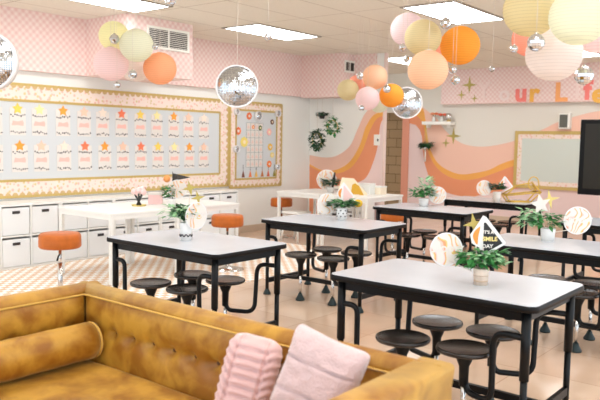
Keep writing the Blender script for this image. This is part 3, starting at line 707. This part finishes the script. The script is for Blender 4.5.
for i, (x, y, lb) in enumerate(tabs):
    o = ST if i == 0 else copy_tree(ST); o.location = (x, y, 0); o['label'] = lb

# ================================================================== CENTREPIECES
Mc = lambda c: Matrix.Translation(c)
POTW = mat('white_ceramic', (246, 243, 238), .35)
def pot(t, R, H, style):
    o = M().lathe([(0, 0), (R*.86, 0), (R, H*.96), (R*1.02, H), (R*.9, H), (R*.86, H*.8), (0, H*.78)], seg=28).build('pot', POTW if style != 'wood' else mat('whitewashed_wood_pot', (232, 210, 190), .7, var=.12, vscale=30), t)
    mb = M()
    if style == 'scallop':
        for k in range(9):
            a = 2*PI*k/9; mb.tube([(math.cos(a+d)*(R*.93+.002), math.sin(a+d)*(R*.93+.002), H*(.18+.16*math.cos(d*9/2*1.0))) for d in [-.3+.1*q for q in range(7)]], .004, 5)
        mb.build('scallop_pattern', DARK, o)
    if style == 'dots':
        for k in range(7):
            for j in range(3):
                a = 2*PI*(k+j*.5)/7; z = H*(.3+.25*j); rr = R*(.86+.14*z/H)
                mb.sphere((math.cos(a)*rr, math.sin(a)*rr, z), .007, 8, 5, (1, 1, 1))
        mb.build('dot_pattern', DARK, o)
    if style == 'wood':
        mb.lathe([(R*.885, H*.2), (R*.9, H*.2), (R*.915, H*.3), (R*.90, H*.3)], seg=28).lathe([(R*.93, H*.55), (R*.965, H*.55), (R*.97, H*.6), (R*.94, H*.6)], seg=28)
        mb.build('carved_band', mat('tan_carving', (206, 176, 150), .7), o)
    return o
def stake(t, mb, x, z0, z1, x0=0, y=0): mb.tube([(x0*.3, 0, z0), (x, y, z1)], .003, 6)
def round_sign(t, c, R, rot=0, letters='GROOVY', sx=1):
    T = Mc(c) @ Matrix.Rotation(rot, 4, 'Z')
    o = M().prism(circ(R, 36), -.003, .003, 'XZ', T).build('round_sign', WRIM, t)
    M().prism(circ(R*.92, 36), -.0045, -.003, 'XZ', T).build('swirl_print', GROOVY, o)
    text('sign_lettering', letters, R*.5, PAPER, o, T @ Mc((0, -.005, 0)) @ Matrix.Rotation(PI/2, 4, 'X'), .001, .002)
    M().tube([(c[0]*.25, c[1]*.25, .07), (c[0], c[1]+.006, c[2]-R*.6)], .003, 6).build('stick', STRING, o)
def kite_sign(t, c, S, rot=0, light=False):
    T = Mc(c) @ Matrix.Rotation(rot, 4, 'Z')
    pts = [(-.42*S, .42*S), (-.08*S, .98*S), (.06*S, .92*S), (.98*S, -.22*S), (.96*S, -.32*S), (.10*S, -.86*S), (-.06*S, -.82*S), (-.2*S, -.5*S), (-.55*S, -.30*S), (-.64*S, .1*S)]
    o = M().prism(pts, -.003, .003, 'XZ', T).build('kite_sign', WRIM, t)
    blk = [(-.04*S, .66*S), (.05*S, .66*S), (.84*S, -.27*S), (.07*S, -.72*S), (-.04*S, -.70*S)]
    M().prism(blk, -.0045, -.003, 'XZ', T).build('black_panel', mat('sign_black', (28, 26, 26), .5) if not light else PINK, o)
    M().prism(smooth_pts([(-.2*S, .5*S), (-.42*S, .3*S), (-.52*S, .05*S), (-.44*S, -.2*S), (-.3*S, -.34*S), (-.28*S, .0), (-.22*S, .3*S), (-.2*S, .5*S)], 3)[:-1], -.0045, -.003, 'XZ', T).build('orange_patch', mat('sign_orange', (236, 150, 62), .5), o)
    if not light:
        for s_, z, xx, sz, m in (("IT'S A", .22, .17, .20, PAPER), ('SMILE', -.09, .26, .27, mat('sign_yellow', (246, 220, 140), .5)), ('DAY', -.42, .16, .24, PAPER)):
            text('sign_lettering', s_, S*sz, m, o, T @ Mc((xx*S, -.0055, z*S)) @ Matrix.Rotation(PI/2, 4, 'X'), .001, .001)
    M().tube([(c[0]*.2, .0, .06), (c[0], c[1]+.006, c[2]-.2*S)], .003, 6).build('stick', STRING, o)
def star_pick(t, c, R, rot=0, n=4, m=GOLDG, r=.3):
    T = Mc(c) @ Matrix.Rotation(rot, 4, 'Z')
    o = M().prism(star_pts(n, R, R*r, rot=PI/2+.2), -.003, .003, 'XZ', T).build('star_pick', m, t)
    M().tube([(c[0]*.25, c[1]*.2, .06), (c[0], c[1]+.005, c[2]-R*.2)], .0028, 6).build('stick', STRING, o)
def centre(label, px, py, R, H, style, zt=.742):
    p = U(px, py, 'z', zt); t = thing('centrepiece', label, 'centrepiece', (p.x, p.y, zt), YAW, 'table centrepieces'); pot(t, R, H, style); return t
def fol(t, c, n, spread, ln, wd, m, seed, droop=.3, up=.5):
    leaves(M(), c, n, spread, ln, wd, droop, up, seed).build('foliage', m, t)
def soil(t, R, H): M().lathe([(0, H*.86), (R*.88, H*.86)], seg=20).build('soil', STEM, t)
# nearest table
t = centre('leafy plant in a whitewashed pot with the SMILE sign on the nearest table', 480.5, 284.5, .042, .09, 'wood')
fol(t, (-.005, 0, .125), 200, (.145, .09, .065), .055, .032, LEAF, 3, .6, .5); fol(t, (.02, -.02, .12), 60, (.15, .08, .06), .055, .03, LEAFP, 13, .5, .6)
round_sign(t, (-.18, .06, .18), .093, .15); kite_sign(t, (.02, .04, .255), .12)
star_pick(t, (-.035, .055, .325), .06, 0, 4, GOLDG)
# left table
t = centre('scallop-patterned white pot with gold stars on the table behind the sofa', 186, 240, .047, .135, 'scallop')
fol(t, (-.07, 0, .18), 80, (.14, .08, .07), .075, .034, LEAFP, 4, .6, .5); fol(t, (-.02, .0, .18), 70, (.07, .06, .07), .07, .036, LEAFD, 14, .3, .8)
round_sign(t, (.078, -.01, .185), .105, .85); star_pick(t, (.025, .02, .39), .06); star_pick(t, (.085, .02, .32), .055)
# centre table
t = centre('patterned white pot of low greenery with two swirl signs on the centre table', 341.5, 219.5, .055, .115, 'dots')
fol(t, (0, 0, .14), 150, (.17, .10, .05), .075, .036, LEAF, 5, .2, .5); fol(t, (0, 0, .14), 70, (.17, .10, .04), .07, .034, LEAFD, 15, .2, .5)
round_sign(t, (-.15, .0, .15), .105, .5); kite_sign(t, (.02, .05, .25), .115, .3, True)
M().sphere((.16, .02, .16), .045, 16, 10, (1, 1, .85)).build('mustard_ball', mat('mustard_felt', (218, 172, 40), .8), t)
# right table
t = centre('white pot with star picks and pale leaves on the right-hand table', 547.5, 240.5, .058, .10, 'plain')
fol(t, (-.02, 0, .14), 150, (.17, .10, .07), .06, .038, LEAF, 6, .6, .5); fol(t, (-.14, .02, .14), 80, (.08, .08, .10), .07, .042, LEAFP, 16, .6, .5)
round_sign(t, (.232, .0, .165), .112, 0); star_pick(t, (-.07, .0, .29), .085, 0, 5, PAPER, .45); star_pick(t, (.01, .02, .33), .08, 0, 4, GOLDP, .25)
# third row table
t = centre('small white pot of upright leaves and round sign on the third-row table', 423.5, 206, .06, .09, 'plain')
fol(t, (-.02, 0, .13), 150, (.18, .10, .07), .07, .045, LEAF, 7, .5, .6); fol(t, (.02, .0, .20), 60, (.09, .06, .13), .08, .045, LEAFP, 17, .3, 1.2)
round_sign(t, (.165, .0, .135), .105, 0)
# far table
t = centre('tall white vase with dark leaves and round sign on the farthest table', 496.5, 202.5, .05, .14, 'plain')
fol(t, (0, 0, .18), 90, (.10, .07, .06), .08, .05, LEAFD, 8, .3, .5); round_sign(t, (-.17, .0, .19), .10, 0); kite_sign(t, (.11, .04, .24), .11, 0, True)
# gold wire basket on far table
p = U(520, 202, 'z', .742); t = thing('wire_terrarium', 'gold geometric wire basket on the farthest table', 'wire ornament', (p.x, p.y, .742), YAW)
mb = M(); bot = [(-.16, -.06, .006), (.12, -.06, .006), (.12, .08, .006), (-.16, .08, .006)]; mid = [(-.22, -.1, .09), (.24, -.1, .14), (.24, .1, .14), (-.22, .1, .09)]; tp = [(-.06, 0, .22), (.15, 0, .26)]
for k in range(4): mb.tube([bot[k], bot[(k+1) % 4]], .010, 6).tube([mid[k], mid[(k+1) % 4]], .010, 6).tube([bot[k], mid[k]], .010, 6)
for k, q in ((0, 0), (3, 0), (1, 1), (2, 1)): mb.tube([mid[k], tp[q]], .010, 6)
mb.tube([tp[0], tp[1]], .010, 6); mb.build('wire_frame', GOLD, t)
mb = M(); mb.tube([(.17+.07*math.cos(2*PI*k/20), 0, .25+.09*math.sin(2*PI*k/20)) for k in range(21)], .008, 6, cap=False); mb.build('wire_ring', GOLD, t)
# white tables
t = centre('leafy pot with a round swirl sign, orange bloom and black pennant on a white table', 172, 206.5, .045, .09, 'plain', .74)
fol(t, (-.02, .02, .13), 80, (.10, .08, .09), .08, .042, LEAF, 10, .3, .7); round_sign(t, (.065, -.02, .20), .105, .35)
M().prism([(0, 0), (.20, -.045), (0, -.09)], -.003, .003, 'XZ', Mc((-.0, .03, .375))).build('pennant', mat('pennant_black', (60, 54, 50), .6, var=.8, vscale=60), t)
M().tube([(0, .033, .05), (0, .033, .39)], .004, 6).build('pennant_pole', STEM, t)
M().sphere((-.06, .01, .31), .04, 14, 8, (1, .8, 1)).build('orange_bloom', mat('bloom_orange', (238, 156, 90), .7), t)
p = U(139, 206, 'z', .74); t = thing('flower_jar', 'pale pink pompom flowers in a dark crossed holder on a gold tray', 'flower jar', (p.x, p.y, .74), YAW)
M().lathe([(0, 0), (.075, 0), (.085, .016), (.08, .016), (.07, .008), (0, .008)], seg=28).build('gold_tray', GOLDP, t)
M().tube([(.02, 0, .01), (-.05, 0, .14)], .011, 8).tube([(-.02, 0, .01), (.035, 0, .14)], .013, 8).tube([(0, .02, .01), (0, -.02, .14)], .010, 8).build('pen_bundle', STEM, t)
for k, (x, z) in enumerate(((-.05, .165), (.0, .18), (.05, .16), (-.02, .15), (.03, .19))): M().sphere((x, .01*(k-2), z), .036, 14, 8).build('pompom', mat('pompom_pink', (246, 210, 206), .9, bump=.5, bscale=90), t)
# box near jar
p = U(155.5, 204, 'z', .74); t = thing('gift_box', 'pale pink boxes stacked beside the flower jar on the white table', 'box', (p.x, p.y, .74), YAW)
B(-.075, .075, -.045, .045, 0, .11).build('box', PINK, t, bevel=.004); B(-.078, .078, -.048, .048, .11, .135).build('lid', PAPER, t, bevel=.003)
# items on the far white tables
t = centre('leafy pot with a pale round sign and dark plume in front of the mural', 330.5, 192.5, .055, .08, 'plain', .74)
fol(t, (0, 0, .12), 90, (.13, .10, .06), .10, .05, LEAFD, 21, .3, .6); round_sign(t, (-.06, .05, .19), .15, 0)
M().tube([(.03, 0, .07), (.045, 0, .2), (.06, 0, .3)], [.012, .022, .012], 8).build('dark_plume', mat('dark_plume', (44, 38, 34), .8), t)
p = U(352, 195, 'z', .74); t = thing('paper_fan', 'cream and mustard folded fan standing on the far white table', 'decoration', (p.x, p.y, .74), YAW)
M().prism([(-.22, .0), (-.15, .25), (.02, .24), (.22, .02), (.22, 0)], -.004, .004, 'XZ').build('cream_panel', mat('fan_cream', (248, 232, 200), .7), t)
M().prism([(-.02, .0), (.0, .15), (.04, .17), (.10, .13), (.17, .0)], -.010, -.004, 'XZ').build('mustard_panel', mat('fan_mustard', (222, 170, 52), .7), t)
B(-.1, .1, -.03, .03, 0, .01).build('foot', PAPER, t)
for k, (px, w_, h_, c, nm) in enumerate(((366, .22, .14, (240, 240, 234), 'white'), (378, .2, .10, (246, 230, 206), 'cream'))):
    p = U(px, 194, 'z', .74); t = thing('desk_box', '%s storage box on the far white table near the corridor' % nm, 'box', (p.x, min(p.y, 8.0), .74)); B(-w_/2, w_/2, -.08, .08, 0, h_).build('box', mat('box_%s' % nm, c, .6), t, bevel=.006); B(-w_/2-.005, w_/2+.005, -.085, .085, h_, h_+.02).build('lid', WHITE, t, bevel=.004)

# ================================================================== SOFA
SX0, SX1, SY0, SY1, SZ = 4.785, 6.81, .34, 1.205, .782
sofa = thing('sofa', 'mustard velvet tufted sofa with even-height arms and back in the foreground', 'sofa', ((SX0+SX1)/2, (SY0+SY1)/2, 0))
ox, oy = -(SX0+SX1)/2, -(SY0+SY1)/2
ST_ = Matrix.Translation((ox, oy, 0))
def panel(axis, fixed, a0, a1, z0, z1, sgn, btn_n, thick, off0=0, bump=.012):
    # tufted cushion face: grid along axis with buttons
    mb = M(); na, nz = int((a1-a0)/.022), 16; zb = z0+(z1-z0)*.56; btn = [a0+(a1-a0)*(k+.5)/btn_n for k in range(btn_n)]
    g = []
    for i in range(na+1):
        a = a0+(a1-a0)*i/na; row = []
        for j in range(nz+1):
            z = z0+(z1-z0)*j/nz; e = min((a-a0), (a1-a))/.05; ez = min(z1-z, z-z0+.03)/.05; d = bump*min(1, e)**.5*min(1, max(0, ez))**.5
            for b in btn:
                q = math.hypot(a-b, (z-zb)*1.3); d -= .036*math.exp(-(q/.026)**2)+.018*math.exp(-(q/.055)**2)
            d -= .005*math.exp(-((z-zb)/.008)**2)
            n_ = noise.noise(Vector((a*9, z*9, fixed*5)))*.004
            lean = .012*(z-z0)/(z1-z0)
            f = fixed+sgn*(d+n_-lean)
            row.append(mb.bm.verts.new((f+ox, a+oy, z) if axis == 'y' else (a+ox, f+oy, z)))
        g.append(row)
    for i in range(na):
        for j in range(nz): mb._f([g[i][j], g[i+1][j], g[i+1][j+1], g[i][j+1]])
    return mb, btn, zb
def armshape(a0, a1, fixed0, fixed1, axis, name):
    # solid body with rounded roll on top
    w_ = fixed1-fixed0; i0 = .05 if name == 'back' else 0; i1 = .05 if name == 'left' else 0
    prof = [(fixed0+.004+i0, .12), (fixed0+.004+i0, SZ-.075), (fixed0+.004, SZ-.05)]
    hr, wr = (.018, .02) if name == 'right' else (.05, w_/2)
    z_ = SZ-hr
    for k in range(9):
        an = PI-PI*k/8; cx_ = (fixed0+wr) if k < 4 else (fixed1-wr) if k > 4 else (fixed0+fixed1)/2
        prof.append((cx_+(wr+.004)*math.cos(an), z_+hr*math.sin(an)))
    prof += [(fixed1-.004-i1, SZ-.075), (fixed1-.004-i1, .12)]
    return prof
Tb = ST_
mb = M(); mb.prism(armshape(0, 0, SY1-.105, SY1, 'x', 'back'), SX0+.02, SX1-.02, 'YZ', Tb, True); mb.build('backrest', VELVET, sofa)
for nm, f0, f1 in (('armrest', SX0, SX0+.11), ('armrest', SX1-.125, SX1)):
    mb = M(); mb.prism([(a, z) for a, z in armshape(0, 0, f0, f1, 'y', 'left' if f0 == SX0 else 'right')], SY0, SY1, 'XZ', Tb, True); mb.build(nm, VELVET, sofa)
mb, btn, zb = panel('x', SY1-.115, SX0+.12, SX1-.13, .38, .735, -1, 13, .05); pb = mb.build('tufted_back_panel', VELVET, sofa, recalc=False)
for b in btn: M().sphere((b+ox, SY1-.115+oy+.044, zb), .013, 10, 6, (1, .6, 1)).build('button', mat('velvet_button_dimple_shade', (84, 48, 8), .6), pb)  # button colour darkened to paint the shade down in the dimples
mb, btn, zb = panel('y', SX0+.12, SY0+.01, SY1-.11, .38, .735, 1, 5, .05); pb = mb.build('tufted_arm_panel', VELVET, sofa, recalc=False)
for b in btn: M().sphere((SX0+.12+ox-.044, b+oy, zb), .013, 10, 6, (.6, 1, 1)).build('button', mat('velvet_button_dimple_shade', (84, 48, 8), .6), pb)
# piping
PIP = mat('velvet_piping', (214, 166, 70), .5, sheen=.2)
M().tube([(SX0+.115+ox, SY0+oy, SZ-.045), (SX0+.115+ox, SY1-.11+oy, SZ-.045), (SX1-.13+ox, SY1-.11+oy, SZ-.045), (SX1-.13+ox, SY0+oy, SZ-.045)], .005, 8).build('piping', PIP, sofa)
# seat deck and cushion
M().box(SX0+.02, SX1-.02, SY0+.01, SY1-.06, .12, .28, Tb).build('seat_frame', VELVET, sofa, bevel=.01)
mb = M(); na, nb = 60, 26; x0, x1, y0, y1 = SX0+.12, SX1-.13, SY0, SY1-.115; g = []
for i in range(na+1):
    r_ = []
    for j in range(nb+1):
        x = x0+(x1-x0)*i/na; y = y0+(y1-y0)*j/nb; e = min(x-x0, x1-x, y-y0, y1-y)
        z = .41+.035*min(1, e/.05)**.5+.008*noise.noise(Vector((x*4, y*4, 0)))
        r_.append(mb.bm.verts.new((x+ox, y+oy, z)))
    g.append(r_)
for i in range(na):
    for j in range(nb): mb._f([g[i][j], g[i+1][j], g[i+1][j+1], g[i][j+1]])
mb.box(x0, x1, y0, y1, .28, .411, Tb); mb.build('seat_cushion', VELVET, sofa, recalc=False)
for sx in (SX0+.08, SX1-.08):
    for sy in (SY0+.08, SY1-.08): M().lathe([(0, 0), (.018, 0), (.03, .12), (0, .12)], (sx+ox, sy+oy, 0), 14).build('leg', mat('dark_wood_leg', (70, 44, 28), .4), sofa)
# bolster
t = thing('bolster_cushion', 'round mustard velvet bolster lying along the left sofa arm', 'cushion', (5.02, .735, .545))
R = .087; mb = M(); N_ = 30
prof = []
Tbz = Matrix.Rotation(-PI/2, 4, 'X')
L = .33
prof = [(0, -L), (R*.6, -L), (R*.9, -L+.012), (R, -L+.03)]+[(R*(1+.01*math.sin(k*1.7)), -L+.03+(2*L-.06)*k/12) for k in range(13)]+[(R, L-.03), (R*.9, L-.012), (R*.6, L), (0, L)]
mb.lathe(prof, seg=40, T=Tbz); mb.build('cushion', VELVET, t)
for s in (-1, 1): M().lathe([(R*.93+.006*math.cos(2*PI*k/8), s*(L-.014)+.006*math.sin(2*PI*k/8)) for k in range(9)], seg=40, T=Tbz).build('piping', PIP, t)
# pillows
def pillow(name, label, cat, loc, rot, W_, H_, th, m, pleat=False, parts=None):
    t = thing(name, label, cat, loc); t.rotation_euler = rot; mb = M(); n = 44
    G = {}
    for s in (1, -1):
        for i in range(n+1):
            for j in range(n+1):
                u, v = -1+2*i/n, -1+2*j/n
                ed = (1-u**4)*(1-v**4); k = (max(0, ed))**.42
                x = u*W_/2*(1-.075*(1-abs(v)**2.0))*(1-.07*abs(u*v)**8) if not pleat else u*W_/2*(1-.20*abs(v)**10); z = v*H_/2*((1-.075*(1-abs(u)**2.0))*(1-.07*abs(u*v)**8) if not pleat else (1-.07*abs(u)**5))
                y = -s*th/2*k
                if pleat and s == 1:
                    au = abs(u); ph = v*17+(1.7*u*u if au < .55 else 1.7*.3-7*(au-.55)); y -= .024*k*abs(math.sin(ph))**.7-.012*math.exp(-((au-.55)/.05)**2); x += .004*math.sin(2*ph)*au**6
                elif not pleat:
                    for q in (-.42, .3): y += s*.017*k*math.exp(-((v-q-.03*u)/.022)**2)
                    y -= s*.005*noise.noise(Vector((u*5, v*5, s)))
                if k < 1e-4 and (s == -1): G[(s, i, j)] = G[(1, i, j)]
                else: G[(s, i, j)] = mb.bm.verts.new((x, y, z))
    for s in (1, -1):
        for i in range(n):
            for j in range(n):
                q = [G[(s, i, j)], G[(s, i+1, j)], G[(s, i+1, j+1)], G[(s, i, j+1)]]
                mb._f(q if s == 1 else q[::-1])
    mb.build('cover', m, t, recalc=False); return t
pillow('throw_pillow', 'pink ruched velvet pillow with braided pleats leaning on the sofa back', 'cushion', U(247, 386, 'y', .96), (-.25, .17, .45), .205, .37, .12, PVELV, True)
pillow('throw_pillow', 'fluffy pale pink faux fur pillow nearest the right sofa arm', 'cushion', U(319, 380, 'y', .93), (-.28, .24, .15), .285, .305, .13, FUR)
